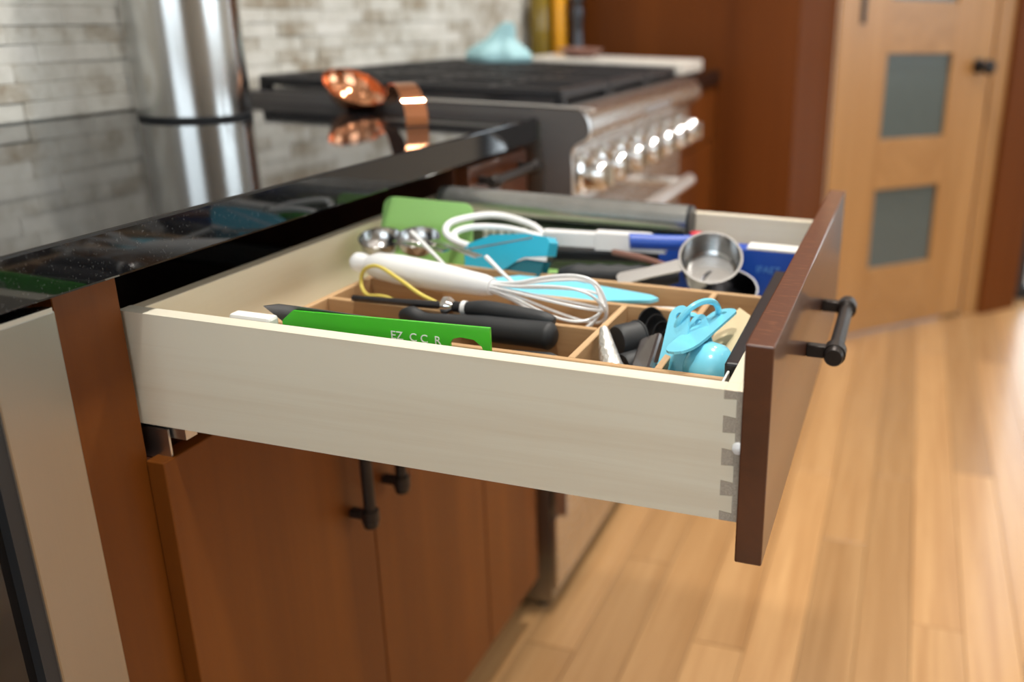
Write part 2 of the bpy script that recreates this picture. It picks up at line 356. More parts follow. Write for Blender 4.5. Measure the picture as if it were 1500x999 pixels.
# pantry: wall at 45 degrees with a glazed door
P0 = Vector((0.4943, 2.1247, 0)); sd = Vector((1, 1, 0)).normalized(); nd = Vector((1, -1, 0)).normalized()
MD = Matrix(((sd.x, -nd.x, 0, P0.x), (sd.y, -nd.y, 0, P0.y), (0, 0, 1, 0), (0, 0, 0, 1)))  # local x along wall, local -y into the room
def dbox(s0, s1, t0, t1, z0, z1, bev=0.001): return bx(s0, s1, -t1, -t0, z0, z1, bev, M=MD)
w = B(); box(w, -0.24, -0.135, 0.0, 0.1, 0, CEIL, M=MD); box(w, 0.475, 0.76, 0.0, 0.1, 0, CEIL, M=MD); box(w, -0.135, 0.475, 0, 0.1, 2.06, CEIL, M=MD)
struct(link('wall_pantry', w, 'wall_paint'))
t1 = structure('trim_1', tuple(MD @ Vector((0.17, 0, 0))), 'light fir casing around pantry door')
link('casing', dbox(-0.225, -0.135, 0, 0.012, 0, 2.06), 'fir_door_z', t1); link('casing', dbox(0.473, 0.552, 0, 0.012, 0, 2.06), 'fir_door_z', t1)
link('casing', dbox(-0.225, 0.552, 0, 0.012, 2.06, 2.15), 'fir_door_x', t1)
d1 = structure('door_1', tuple(MD @ Vector((0.17, 0, 0))), 'light fir pantry door with square frosted panes')
link('stile', dbox(-0.131, -0.012, -0.034, 0.002, 0.012, 2.05), 'fir_door_z', d1); link('stile', dbox(0.284, 0.469, -0.034, 0.002, 0.012, 2.05), 'fir_door_z', d1)
rails = [(0.012, 0.240), (0.518, 0.686), (0.961, 1.125), (1.40, 1.565), (1.84, 2.05)]
for a, b in rails: link('rail', dbox(-0.012, 0.284, -0.034, 0.0015, a, b), 'fir_door_x', d1)
for (a, b), (c, e) in zip(rails, rails[1:]):
    link('pane', dbox(-0.012, 0.284, -0.02, -0.012, b, c, 0), 'frosted_glass', d1)
kb = B(); lathe(kb, [(0, 0), (0.026, 0), (0.026, 0.006), (0.011, 0.009), (0.010, 0.03), (0.022, 0.036), (0.027, 0.047), (0.022, 0.06), (0, 0.064)], 24, frame(tuple(MD @ Vector((0.407, -0.002, 0.918))), nd, (0, 0, 1)))
link('door_knob', kb, 'bronze', d1, True)
for z in (1.05, 1.82): link('hinge', dbox(-0.148, -0.126, 0.012 if z < 0 else 0.0125, 0.016, z, z+0.09), 'bronze', d1)
# panelled end beside the door, and its foot
e1 = tag(link('end_panel', dbox(0.553, 0.742, 0.002, 0.03, 0.0, 2.3), 'cherry_far'), 'tall reddish wood end panel between pantry door and glass patio door', 'panel')
# tall cabinet at the end of the counter
tcab = thing('tall_cabinet', (-0.15, YT+0.1, 0), 'tall reddish cherry cabinet side rising behind the range and far worktop', 'cabinet')
link('side_panel', bx(XW+0.002, 0.25, YT, YT+0.02, 0, 2.3, 0.001), 'cherry_far', tcab)
link('body', bx(XW+0.002, 0.235, YT+0.021, 1.93, 0, 2.3), 'cherry_far', tcab)
link('front_panel', prism(B(), [(0.2505, YT), (0.333, 1.9635), (0.318, 1.9635), (0.2355, YT+0.0205)], 0, 2.3, 'z'), 'cherry_far', tcab)

# ceiling lamps (recessed cans) : each lamp carries its own light
for i, (x, y) in enumerate(((0.45, -0.6), (0.45, 0.55), (0.45, 1.6), (1.7, -0.6), (1.7, 0.55), (1.7, 1.6), (2.9, 0.0), (2.9, 1.2))):
    L = thing('ceiling_lamp', (x, y, CEIL-0.012), 'round recessed white ceiling lamp', 'lamp', 'recessed ceiling lamps')
    link('trim_ring', lathe(B(), [(0.062, 0), (0.085, 0), (0.085, 0.012), (0.062, 0.012), (0.062, 0)], 24, Matrix.Translation((x, y, CEIL-0.012))), 'white_matte', L)
    link('lens', lathe(B(), [(0, 0.004), (0.0615, 0.004), (0.0615, 0.012), (0, 0.012)], 24, Matrix.Translation((x, y, CEIL-0.012))), 'lamp_disc', L)
    l = bpy.data.lights.new('ceiling_lamp_light', 'SPOT'); l.energy = 78 if x < 1 else 16; l.color = (1, 0.95, 0.87); l.spot_size = R(120); l.spot_blend = 0.7; l.shadow_soft_size = 0.06
    lo = bpy.data.objects.new('ceiling_lamp_light', l); COL.objects.link(lo); lo.location = (0, 0, -0.02); lo.parent = L

# ------------------------------------------------------------------ counters
tag(link('countertop', bx(XW, XC, -1.3, RY0-0.004, ZC-TC, ZC, 0.0022, 2), 'granite'), 'polished black granite worktop above the open drawer', 'worktop')
tag(link('countertop', bx(XW, XC, RY1+0.004, YT-0.001, ZC-TC, ZC, 0.0022, 2), 'granite'), 'short black granite worktop between range and tall cabinet', 'worktop')

def bar_pull(parent, c, axis, out=0.0245, L=0.157, cc=0.128, name='handle'):
    """bar handle; c = centre on the mounting face, projecting +x, bar along axis"""
    bm = B(); a = Vector((0, 1, 0)) if axis == 'y' else Vector((0, 0, 1)); c = Vector(c); o = c+Vector((out, 0, 0))
    for s in (-1, 1):
        p = c+a*s*cc/2
        if axis == 'y': box(bm, p.x, p.x+out, p.y-0.0045, p.y+0.0045, p.z-0.0055, p.z+0.0055, 0.0008)
        else: box(bm, p.x, p.x+out, p.y-0.0055, p.y+0.0055, p.z-0.0045, p.z+0.0045, 0.0008)
    h = L/2; k = cc/2
    prof = [(0, -h), (0.0072, -h), (0.0085, -h+0.002), (0.0085, -k-0.0075), (0.0098, -k-0.0065), (0.0098, -k+0.0065), (0.0085, -k+0.0075), (0.0066, -k+0.009), (0.0066, k-0.009), (0.0085, k-0.0075), (0.0098, k-0.0065), (0.0098, k+0.0065), (0.0085, k+0.0075), (0.0085, h-0.002), (0.0072, h), (0, h)]
    lathe(bm, prof, 20, frame(o, a))
    return link(name, bm, 'bronze', parent, True)

# ------------------------------------------------------------------ base cabinet under the drawer
bc = thing('base_cabinet', (-0.25, -0.08, 0), 'cherry base cabinet with two doors under the open drawer', 'cabinet')
link('filler_stile', bx(-0.02, 0.0, -0.4035, -0.3490, 0.0, ZC-TC-0.0005, 0.0006), 'cherry_z', bc)
link('side_panel', bx(-0.54, -0.0205, -0.4035, -0.3855, 0.0, ZC-TC-0.0005), 'cherry_z', bc)
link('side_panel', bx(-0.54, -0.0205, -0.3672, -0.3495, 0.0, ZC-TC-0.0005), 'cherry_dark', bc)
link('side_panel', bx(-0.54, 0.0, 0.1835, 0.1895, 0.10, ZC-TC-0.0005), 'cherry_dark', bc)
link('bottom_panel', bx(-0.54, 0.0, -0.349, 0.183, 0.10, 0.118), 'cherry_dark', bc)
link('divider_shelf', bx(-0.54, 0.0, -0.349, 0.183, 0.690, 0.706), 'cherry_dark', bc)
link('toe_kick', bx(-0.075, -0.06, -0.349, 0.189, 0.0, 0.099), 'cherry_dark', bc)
for y in (YN+0.004, YF-0.022):
    sl = B(); box(sl, -0.50, 0.016, y, y+0.018, 0.7075, 0.7085); box(sl, -0.50, 0.016, y, y+0.002, 0.7085, 0.735); box(sl, -0.50, 0.03, y+0.004, y+0.016, 0.726, 0.7395)
    link('drawer_slide', sl, 'zinc', bc)
dr = link('door', bx(0.0008, TF, YP0, YDM-0.001, ZDB, ZDT, 0.0012, 2), 'cherry_z', bc); bar_pull(dr, (TF, -0.121, 0.592), 'z')
dr = link('door', bx(0.0008, TF, YDM+0.001, YP1, ZDB, ZDT, 0.0012, 2), 'cherry_z', bc); bar_pull(dr, (TF, -0.056, 0.600), 'z')
nc = thing('base_cabinet', (-0.25, 0.28, 0), 'narrow cherry base cabinet with closed drawer and single door beside the range', 'cabinet')
link('body', bx(-0.54, 0.0, 0.1905, RY0-0.008, 0.10, ZC-TC-0.0005), 'cherry_z', nc)
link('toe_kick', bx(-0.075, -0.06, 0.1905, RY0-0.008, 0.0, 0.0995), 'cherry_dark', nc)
link('door', bx(0.0008, TF, 0.1915, YD2, ZDB, ZDT, 0.0012, 2), 'cherry_z', nc)
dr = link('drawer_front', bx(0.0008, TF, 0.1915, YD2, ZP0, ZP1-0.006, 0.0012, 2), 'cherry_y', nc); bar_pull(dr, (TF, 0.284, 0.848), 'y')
fc = thing('base_cabinet', (-0.25, 1.5, 0), 'cherry base cabinet with small dark knobs beyond the range', 'cabinet')
link('body', bx(-0.54, 0.0, RY1+0.006, YT-0.002, 0.10, ZC-TC-0.0005), 'cherry_far', fc)
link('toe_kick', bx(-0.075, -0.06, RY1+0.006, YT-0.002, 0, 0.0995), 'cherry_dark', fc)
for a, b in ((0.72, 0.87), (0.5, 0.716), (0.1, 0.496)):
    dr = link('drawer_front', bx(0.0008, TF, RY1+0.01, YT-0.02, a, b, 0.0012), 'cherry_far', fc)
    link('knob', lathe(B(), [(0, 0), (0.006, 0), (0.006, 0.012), (0.015, 0.018), (0.015, 0.024), (0, 0.027)], 16, frame((TF, 1.46, (a+b)/2 if b-a < 0.3 else 0.45), (1, 0, 0))), 'bronze', dr, True)

# ------------------------------------------------------------------ beverage fridge
fr = thing('beverage_fridge', (-0.25, -0.7, 0), 'stainless steel framed glass-door beverage fridge under the worktop', 'fridge')
link('body', bx(-0.54, -0.46, -1.0, -0.4055, 0.0, 0.868), 'dark_inside', fr)
for a in ((-0.46, -0.025, -1.0, -0.97), (-0.46, -0.025, -0.4355, -0.4055)): link('side_wall', bx(*a, 0.0, 0.868), 'dark_inside', fr)
link('top_wall', bx(-0.46, -0.025, -0.97, -0.4355, 0.84, 0.868), 'dark_inside', fr); link('bottom_wall', bx(-0.46, -0.025, -0.97, -0.4355, 0.0, 0.12), 'dark_inside', fr)
for z in (0.28, 0.44, 0.60, 0.74): link('shelf', bx(-0.44, -0.05, -0.968, -0.437, z, z+0.014, 0.002), 'beige_wood', fr)
fd = B(); X0, X1 = -0.022, 0.03
box(fd, X0, X1, -0.4768, -0.426, 0.10, 0.8700, 0.0015, 2); box(fd, X0, X1, -1.0, -0.949, 0.10, 0.8700, 0.0015, 2)
box(fd, X0, X1, -0.949, -0.4768, 0.8154, 0.8700, 0.0015, 2); box(fd, X0, X1, -0.949, -0.4768, 0.10, 0.155, 0.0015, 2)
dr = link('door_frame', fd, 'steel_z', fr)
g = B()
for (a, b, c, e) in ((-0.4868, -0.4768, 0.155, 0.8154), (-0.949, -0.939, 0.155, 0.8154), (-0.939, -0.4868, 0.8054, 0.8154), (-0.939, -0.4868, 0.155, 0.165)): box(g, 0.006, 0.0285, a, b, c, e)
link('gasket', g, 'black_rubber', dr)
link('glass', bx(0.012, 0.020, -0.939, -0.4868, 0.165, 0.8054), 'black_glass', dr)
link('hinge_plate', prism(B(), [(0.034, -0.431), (0.026, -0.4315), (0.012, -0.445), (-0.02, -0.445), (-0.02, -0.56), (0.022, -0.56), (0.034, -0.50)], 0.8705, 0.8740, 'z'), 'chrome', fr)

# ------------------------------------------------------------------ range
rg = thing('range', (-0.25, 0.86, 0), 'stainless gas range with black grates and chrome knobs', 'stove')
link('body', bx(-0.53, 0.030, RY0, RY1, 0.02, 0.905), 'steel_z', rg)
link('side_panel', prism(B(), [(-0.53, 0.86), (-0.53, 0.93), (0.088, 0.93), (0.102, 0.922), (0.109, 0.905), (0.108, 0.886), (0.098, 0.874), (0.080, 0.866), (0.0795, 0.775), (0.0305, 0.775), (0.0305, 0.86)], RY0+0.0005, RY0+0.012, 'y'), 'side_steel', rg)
bn = B(); prof = [(-0.53, 0.906), (-0.53, 0.929), (0.086, 0.929), (0.100, 0.921), (0.107, 0.905), (0.106, 0.888), (0.097, 0.876), (0.08, 0.868), (0.0305, 0.868), (0.0305, 0.906)]
prism(bn, prof, RY0+0.0125, RY1, 'y'); link('cooktop', bn, 'steel_y', rg, True)
link('control_panel', bx(0.0305, 0.079, RY0+0.0125, RY1, 0.775, 0.8675, 0.002), 'steel_y', rg)
edge = tube(B(), smooth_path([(-0.3, RY0-0.0005, 0.9305), (0.086, RY0-0.0005, 0.9305), (0.1015, RY0-0.0005, 0.9225), (0.109, RY0-0.0005, 0.905), (0.107, RY0-0.0005, 0.886), (0.082, RY0-0.0005, 0.8665), (0.0805, RY0-0.0005, 0.83), (0.0805, RY0-0.0005, 0.776)], 5), 0.0022, 8)
link('edge_trim', edge, 'steel_bright', rg, True)
od = link('oven_door', bx(0.034, 0.062, RY0+0.004, RY1-0.004, 0.205, 0.768, 0.003, 2), 'steel_y', rg)
link('oven_window', bx(0.0622, 0.0632, RY0+0.2, RY1-0.2, 0.36, 0.62), 'black_glass', od)
oh = B(); tube(oh, [(0.140, RY0+0.06, 0.735), (0.140, 0.93, 0.735)], 0.0135, 16)
for y in (RY0+0.1, 0.89): tube(oh, [(0.0625, y, 0.735), (0.140, y, 0.735)], 0.009, 12)
link('oven_handle', oh, 'steel_bright', od, True)
link('kick_panel', bx(0.0305, 0.04, RY0+0.002, RY1-0.002, 0.05, 0.20, 0.001), 'steel_y', rg)
for x, y in ((0.0, RY0+0.03), (0.0, RY1-0.03), (-0.48, RY0+0.03), (-0.48, RY1-0.03)): link('foot', lathe(B(), [(0, 0), (0.018, 0), (0.018, 0.02), (0, 0.02)], 12, Matrix.Translation((x, y, 0))), 'dark_steel', rg)
kys = [0.460+i*0.1 for i in range(7)]
for i, y in enumerate(kys):
    M = frame((0.079, y, 0.822), (1, 0, 0), (0, 0, 1))
    k = link('knob', lathe(B(), [(0, 0), (0.034, 0), (0.035, 0.006), (0.0285, 0.010), (0.027, 0.034), (0.0245, 0.041), (0.018, 0.043), (0, 0.043)], 28, M), 'chrome', rg, True)
    link('grip', bx(-0.018, 0.018, -0.005, 0.005, 0.0432, 0.054, 0.002, 2, M=M), 'chrome', k)
link('name_plate', bx(0.1075, 0.109, 0.72, 0.88, 0.893, 0.905, 0.0005), 'zinc', rg)
# cast-iron grates: three sections
for i in range(3):
    a = RY0+0.03+i*0.228; b = a+0.222; g = B()
    z0, z1 = 0.938, 0.954
    for x in (-0.50, 0.045): box(g, x-0.008, x+0.008, a, b, z0, z1, 0.003)
    for y in (a+0.008, b-0.008): box(g, -0.50, 0.045, y-0.008, y+0.008, z0, z1, 0.003)
    for y in (a+0.056, a+0.111, a+0.166): box(g, -0.49, 0.037, y-0.005, y+0.005, z0+0.002, z1, 0.002)
    for x in (-0.37, -0.2275, -0.085): box(g, x-0.005, x+0.005, a+0.01, b-0.01, z0+0.002, z1-0.001, 0.002)
    for x in (-0.50, 0.045):
        for y in (a+0.01, b-0.01): box(g, x-0.008, x+0.008, y-0.008, y+0.008, 0.9292, z0+0.002)
    link('grate', g, 'iron', rg)
    for x in (-0.37, -0.085): link('burner', lathe(B(), [(0, 0), (0.05, 0), (0.05, 0.004), (0.034, 0.006), (0.034, 0.012), (0, 0.014)], 24, Matrix.Translation((x, (a+b)/2, 0.9292))), 'iron', rg, True)
link('drip_tray', bx(-0.52, 0.06, RY0+0.02, RY1-0.02, 0.9291, 0.9299), 'iron', rg)

# ------------------------------------------------------------------ things on the counters
cn = thing('canister', (-0.424, 0.206, ZC), 'tall brushed stainless steel canister standing on the black worktop', 'canister')
T = Matrix.Translation((-0.424, 0.206, ZC))
link('body', lathe(B(), [(0, 0.006), (0.074, 0.006), (0.074, 0.335), (0, 0.335)], 64, T), 'steel_can', cn, True)
link('base_ring', lathe(B(), [(0, 0), (0.0735, 0), (0.0745, 0.002), (0.0745, 0.0052), (0.0735, 0.0059), (0, 0.0059)], 64, T), 'black_rubber', cn, True)
link('lid', lathe(B(), [(0, 0.3352), (0.076, 0.3352), (0.076, 0.352), (0.05, 0.362), (0, 0.364)], 64, T), 'chrome', cn, True)

cp = thing('copper_scoop', (-0.18, 0.35, ZC), 'shiny copper scoop with broad curled handle at the worktop edge', 'scoop')
Mb = frame((-0.275, 0.375, 0.9405), (0.35, -0.35, 0.87), (1, -0.3, 0))
bowl = [(0, -0.024), (0.018, -0.022), (0.034, -0.012), (0.042, 0.006), (0.0435, 0.012), (0.0425, 0.012), (0.041, 0.006), (0.033, -0.0105), (0.017, -0.0205), (0, -0.0225)]
bm = lathe(B(), bowl, 40); bmesh.ops.scale(bm, vec=(1.25, 0.9, 1), verts=bm.verts); bmesh.ops.transform(bm, matrix=Mb, verts=bm.verts)
link('bowl', bm, 'copper', cp, True)
pth = smooth_path([(-0.228, 0.362, 0.942), (-0.195, 0.335, 0.932), (-0.165, 0.31, 0.943), (-0.140, 0.285, 0.964), (-0.112, 0.262, 0.967), (-0.090, 0.243, 0.950), (-0.080, 0.234, 0.930), (-0.079, 0.232, 0.9155)], 6)
bm = B(); rows = []
for i, p in enumerate(pth):
    wv = Vector((0.62, 0.78, 0)); f = i/(len(pth)-1); wd = 0.007+0.009*min(1, f*1.6)
    t = (pth[min(i+1, len(pth)-1)]-pth[max(i-1, 0)]).normalized(); nn = t.cross(wv).normalized()*0.0009
    rows.append([bm.verts.new(p+wv*wd*s+nn*q) for s, q in ((-1, -1), (1, -1), (1, 1), (-1, 1))])
for A, C in zip(rows, rows[1:]):
    for k in range(4): bm.faces.new((A[k], A[(k+1) % 4], C[(k+1) % 4], C[k]))
bm.faces.new(rows[0]); bm.faces.new(rows[-1])
link('handle', bm, 'copper', cp, True)

# pale blue cloth bundle on the hob
bm = B(); n = 36
prof = [(0.0, 0.088), (0.012, 0.086), (0.022, 0.07), (0.030, 0.05), (0.046, 0.038), (0.062, 0.026), (0.070, 0.01), (0.066, 0.0), (0, 0)]
lathe(bm, prof, n)
for v in bm.verts:
    a = math.atan2(v.co.y, v.co.x); k = 1+0.13*math.sin(3*a+1)+0.08*math.sin(7*a); v.co.x *= k*1.05; v.co.y *= k*0.8
    v.co.x += 0.55*max(0, v.co.z-0.03)
bmesh.ops.transform(bm, matrix=Matrix.Translation((-0.372, 1.08, 0.9542)), verts=bm.verts)
tag(link('cloth_bundle', bm, 'pale_blue', None, True), 'pale blue cloth bundle with a peak, lying on the black grates', 'cloth')
bo = thing('cutting_board', (-0.2, 1.5, ZC), 'thick pale marble board on the worktop beyond the range', 'board')
link('slab', bx(-0.43, 0.012, 1.335, 1.56, ZC+0.006, ZC+0.036, 0.004, 2), 'marble', bo)
for x in (-0.40, -0.02):
    for y in (1.36, 1.535): link('foot', lathe(B(), [(0, 0), (0.01, 0), (0.012, 0.006), (0, 0.006)], 12, Matrix.Translation((x, y, ZC))), 'black_rubber', bo)
dish = lathe(B(), [(0, 0), (0.035, 0), (0.062, 0.022), (0.060, 0.023), (0.034, 0.004), (0, 0.004)], 32, Matrix.Translation((-0.30, 1.44, ZC+0.0362)))
tag(link('wooden_dish', dish, 'rosewood', None, True), 'small brown wooden dish on the pale marble board', 'dish')
def bottle(x, y, r, h, mat, label, capmat, neck):
    b = thing('oil_bottle', (x, y, ZC), label, 'bottle')
    T = Matrix.Translation((x, y, ZC))
    link('body', lathe(B(), [(0, 0), (r*0.95, 0), (r, 0.004), (r, h*0.72), (r*0.8, h*0.78), (neck, h*0.84), (neck, h), (0, h)], 28, T), mat, b, True)
    link('cap', lathe(B(), [(0, h+0.0002), (neck*1.15, h+0.0002), (neck*1.15, h+0.03), (0, h+0.03)], 20, T), capmat, b, True)
bottle(-0.508, 1.65, 0.030, 0.26, 'olive_oil', 'tall olive-coloured oil bottle by the tall cabinet', 'black_plastic', 0.013)
bottle(-0.452, 1.665, 0.0215, 0.27, 'orange_oil', 'slim bright orange bottle beside the olive oil bottle', 'orange_oil', 0.012)
pm = thing('pepper_mill', (-0.398, 1.67, ZC), 'dark turned pepper mill next to the orange bottle', 'mill')
T = Matrix.Translation((-0.398, 1.67, ZC))
link('body', lathe(B(), [(0, 0), (0.026, 0), (0.027, 0.02), (0.018, 0.06), (0.016, 0.12), (0.022, 0.15), (0.02, 0.165), (0, 0.166)], 24, T), 'dark_steel', pm, True)
link('head', lathe(B(), [(0, 0.1665), (0.015, 0.1665), (0.024, 0.19), (0.018, 0.215), (0.006, 0.222), (0.006, 0.232), (0, 0.233)], 24, T), 'dark_steel', pm, True)

# ------------------------------------------------------------------ THE OPEN DRAWER
dw = thing('open_drawer', (0.25, -0.08, ZB), 'pulled-out pale maple dovetailed drawer with a dark cherry front', 'drawer')
H = ZT-ZB
pins = [(0, 0.069), (0.19, 0.32), (0.437, 0.569), (0.684, 0.805), (0.925, 1.0)]   # fractions from the top
XB, XS = XE-0.0135, XE-0.0048                                                     # pin depth, tail end
def zf(f): return ZT-f*H
def side(y0, y1, name='side_board'):
    pts = [(-0.0095, ZB), (-0.0095, ZT)]
    pts += [(XB, ZT)]
    for i, (a, b) in enumerate(pins):
        za, zb_ = zf(a), zf(b)
        if i == 0: pts += [(XB, zb_), (XS, zb_+0.0008)]
        elif i == len(pins)-1: pts += [(XS, za-0.0008), (XB, za), (XB, ZB)]
        else: pts += [(XS, za-0.0008), (XB, za), (XB, zb_), (XS, zb_+0.0008)]
    return link(name, prism(B(), pts, y0, y1, 'y'), 'maple_x', dw)
TS = 0.0135
side(YN, YN+TS); side(YF-TS, YF)
bf = B(); box(bf, XS+0.0001, XE-0.0002, YN+0.0001, YF-0.0001, ZB, ZT); box(bf, XB, XS, YN+TS+0.0001, YF-TS-0.0001, ZB+0.012, ZT)
for y0, y1 in ((YN+0.0001, YN+TS), (YF-TS, YF-0.0001)):
    for i, (a, b) in enumerate(pins):
        za, zb_ = zf(a), zf(b); e = 0.0007
        pts = [(XB+0.0001, za-(0 if i == 0 else 0.0003)), (XB+0.0001, zb_+(0.0003 if i < 4 else 0)), (XS, zb_+(0.0011 if i < 4 else 0)), (XS, za-(0.0011 if i else 0))]
        prism(bf, pts, y0, y1, 'y')
bfo = link('box_front', bf, ['maple_y', 'end_grain'], dw)
for p in bfo.data.polygons:
    if abs(p.normal.y) > 0.9: p.material_index = 1
link('back_board', bx(-0.009, 0.004, YN+TS+0.0002, YF-TS-0.0002, ZB+0.012, ZT-0.0002, 0.0006), 'maple_y', dw)
link('bottom_panel', bx(-0.008, XB, YN+TS+0.0002, YF-TS-0.0002, ZB+0.0055, ZB+0.0115), 'maple_x', dw)
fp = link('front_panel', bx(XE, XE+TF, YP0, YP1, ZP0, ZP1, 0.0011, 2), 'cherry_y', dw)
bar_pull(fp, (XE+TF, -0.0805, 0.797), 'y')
link('bumper', lathe(B(), [(0, 0), (0.0045, 0), (0.004, 0.002), (0.002, 0.003), (0, 0.0033)], 16, frame((XE-0.0022, YN-0.0001, zf(0.42)), (0, -1, 0))), 'white_plastic', dw, True)
ZF = ZB+0.0115   # drawer floor

# ------------------------------------------------------------------ wooden divider tray
tr = thing('divider_tray', (0.27, -0.155, ZF), 'light wood divider tray with long and short compartments inside the drawer', 'tray')
TT = 0.810; Z0 = ZF+0.0035
link('tray_base', bx(0.0645, 0.4815, -0.2625, -0.0485, ZF, ZF+0.003), 'tray_x', tr)
def brd(x0, x1, y0, y1, m, n): link(n, bx(x0, x1, y0, y1, Z0-0.0004, TT, 0.0006), m, tr)
brd(0.0640, 0.0700, -0.263, -0.048, 'tray_y', 'end_wall'); brd(0.4760, 0.4820, -0.263, -0.048, 'tray_y', 'end_wall')
brd(0.0702, 0.4758, -0.263, -0.257, 'tray_x', 'long_wall'); brd(0.0702, 0.4758, -0.054, -0.048, 'tray_x', 'long_wall')
brd(0.339, 0.345, -0.2568, -0.1202, 'tray_y', 'divider'); brd(0.4115, 0.4175, -0.2568, -0.0542, 'tray_y', 'divider')
brd(0.0702, 0.3388, -0.191, -0.185, 'tray_x', 'divider'); brd(0.0702, 0.4113, -0.120, -0.114, 'tray_x', 'divider')

# ------------------------------------------------------------------ contents: strip between drawer side and tray
gs = thing('knife_sleeve', (0.21, -0.31, ZF), 'bright green printed card sleeve standing on edge along the drawer side', 'sleeve')
def gz(x): return 0.8432+(x-0.1286)/0.1708*0.0054
pts = [(0.118, ZF+0.004), (0.279, ZF+0.004), (0.279, 0.825)] + [(0.279+0.0, 0.826)]
prof = [(0.118, ZF), (0.266, ZF), (0.266, 0.8325), (0.2685, 0.8365), (0.275, 0.8385), (0.286, 0.8378), (0.2925, 0.833), (0.2948, 0.826), (0.2948, ZF), (0.2996, ZF), (0.2996, gz(0.2996)), (0.1286, gz(0.1286)), (0.118, 0.834)]
link('card', prism(B(), prof, -0.3115, -0.309, 'y'), 'green_card', gs)
text('lettering', 'EZ  C C  R', 0.0095, Matrix(((1, 0, 0, 0.2155), (0, 0, -1, -0.3117), (0, 1, 0, 0.8305), (0, 0, 0, 1))), 'white_matte', gs)
kn = thing('kitchen_knife', (0.12, -0.3, ZF), 'dark grey knife blade tip showing at the end of the green sleeve', 'knife')
link('blade', prism(B(), [(0.098, 0.8425), (0.112, 0.8455), (0.130, 0.8455), (0.255, 0.843), (0.255, 0.80), (0.13, 0.80), (0.12, 0.828)], -0.3075, -0.306, 'y'), 'blade', kn)
link('handle', bx(0.2555, 0.335, -0.313, -0.300, 0.795, 0.815, 0.004, 2), 'black_plastic', kn)
ws = B(); box(ws, 0.078, 0.1165, -0.3245, -0.3125, ZF, 0.8395, 0.003, 2)
tag(link('mesh_sleeve', ws, 'white_matte'), 'small white cross-hatched sleeve beside the dark knife tip', 'sleeve')

# near long compartment: black-handled scissors / tools
def handle_tool(name, pts, rads, mat, label, cat, group=None, squash=1.0):
    return tag(link(name, tube(B(), smooth_path(pts, 6), [rads[min(len(rads)-1, int(i/6))]+(rads[min(len(rads)-1, int(i/6)+1)]-rads[min(len(rads)-1, int(i/6))])*((i % 6)/6) for i in range((len(pts)-1)*6+1)], 14, squash=squash), mat, None, True), label, cat, group)
sc = thing('kitchen_scissors', (0.22, -0.22, Z0), 'pair of black-handled kitchen scissors in the tray behind the green sleeve', 'scissors')
def radlist(pts, rads): return [rads[min(i//6, len(rads)-1)]+(rads[min(i//6+1, len(rads)-1)]-rads[min(i//6, len(rads)-1)])*((i % 6)/6) for i in range((len(pts)-1)*6+1)]
a = [(0.158, -0.203, 0.806), (0.168, -0.205, 0.809), (0.185, -0.207, 0.806), (0.24, -0.206, 0.805), (0.285, -0.205, 0.805), (0.302, -0.206, 0.805), (0.308, -0.206, 0.805)]
link('upper_handle', tube(B(), smooth_path(a, 6), radlist(a, [0.006, 0.008, 0.007, 0.0115, 0.012, 0.0125, 0.006]), 16), 'black_rubber', sc, True)
a = [(0.18, -0.232, 0.782), (0.22, -0.232, 0.784), (0.28, -0.231, 0.788), (0.312, -0.23, 0.789), (0.322, -0.229, 0.789)]
link('lower_handle', tube(B(), smooth_path(a, 6), radlist(a, [0.007, 0.009, 0.010, 0.0105, 0.005]), 16), 'black_rubber', sc, True)
link('blade', prism(B(), [(0.075, 0.775), (0.18, 0.785), (0.18, 0.797), (0.09, 0.783)], -0.216, -0.214, 'y'), 'satin_steel', sc)
# thermometer-like slim tool lying along the first divider
tl = thing('slim_tool', (0.2, -0.193, TT), 'slim steel tool with chrome collar and black handle lying on a tray divider', 'utensil')
link('rod', tube(B(), [(0.100, -0.194, 0.8142), (0.15, -0.193, 0.8152), (0.19, -0.1925, 0.8165)], [0.003, 0.0035, 0.004], 10), 'dark_steel', tl, True)
link('collar', tube(B(), [(0.1905, -0.1925, 0.8165), (0.194, -0.1925, 0.8165), (0.199, -0.1925, 0.8168), (0.2035, -0.1925, 0.8168)], [0.005, 0.0085, 0.0085, 0.005], 16), 'chrome', tl, True)
link('neck', tube(B(), [(0.204, -0.1925, 0.8168), (0.212, -0.1925, 0.8168)], 0.0052, 12), 'black_plastic', tl, True)
link('ring', tube(B(), [(0.2122, -0.1925, 0.8168), (0.2165, -0.1925, 0.8168)], 0.0066, 14), 'white_plastic', tl, True)
a = [(0.2168, -0.1925, 0.8168), (0.235, -0.193, 0.8178), (0.265, -0.194, 0.8172), (0.292, -0.1945, 0.8155), (0.302, -0.1945, 0.8145)]
link('handle', tube(B(), smooth_path(a, 6), radlist(a, [0.006, 0.0082, 0.0075, 0.007, 0.004]), 14), 'black_rubber', tl, True)
# yellow elastic loop
tag(link('rubber_loop', tube(B(), smooth_path([(0.079, -0.150, 0.8135), (0.084, -0.150, 0.828), (0.101, -0.153, 0.834), (0.130, -0.166, 0.829), (0.160, -0.178, 0.820), (0.183, -0.183, 0.8125), (0.150, -0.173, 0.803), (0.115, -0.165, 0.808), (0.092, -0.160, 0.806)], 8, True), 0.0019, 8, True), 'yellow_rubber', None, True), 'thin yellow rubber loop under the white whisk handle', 'band')

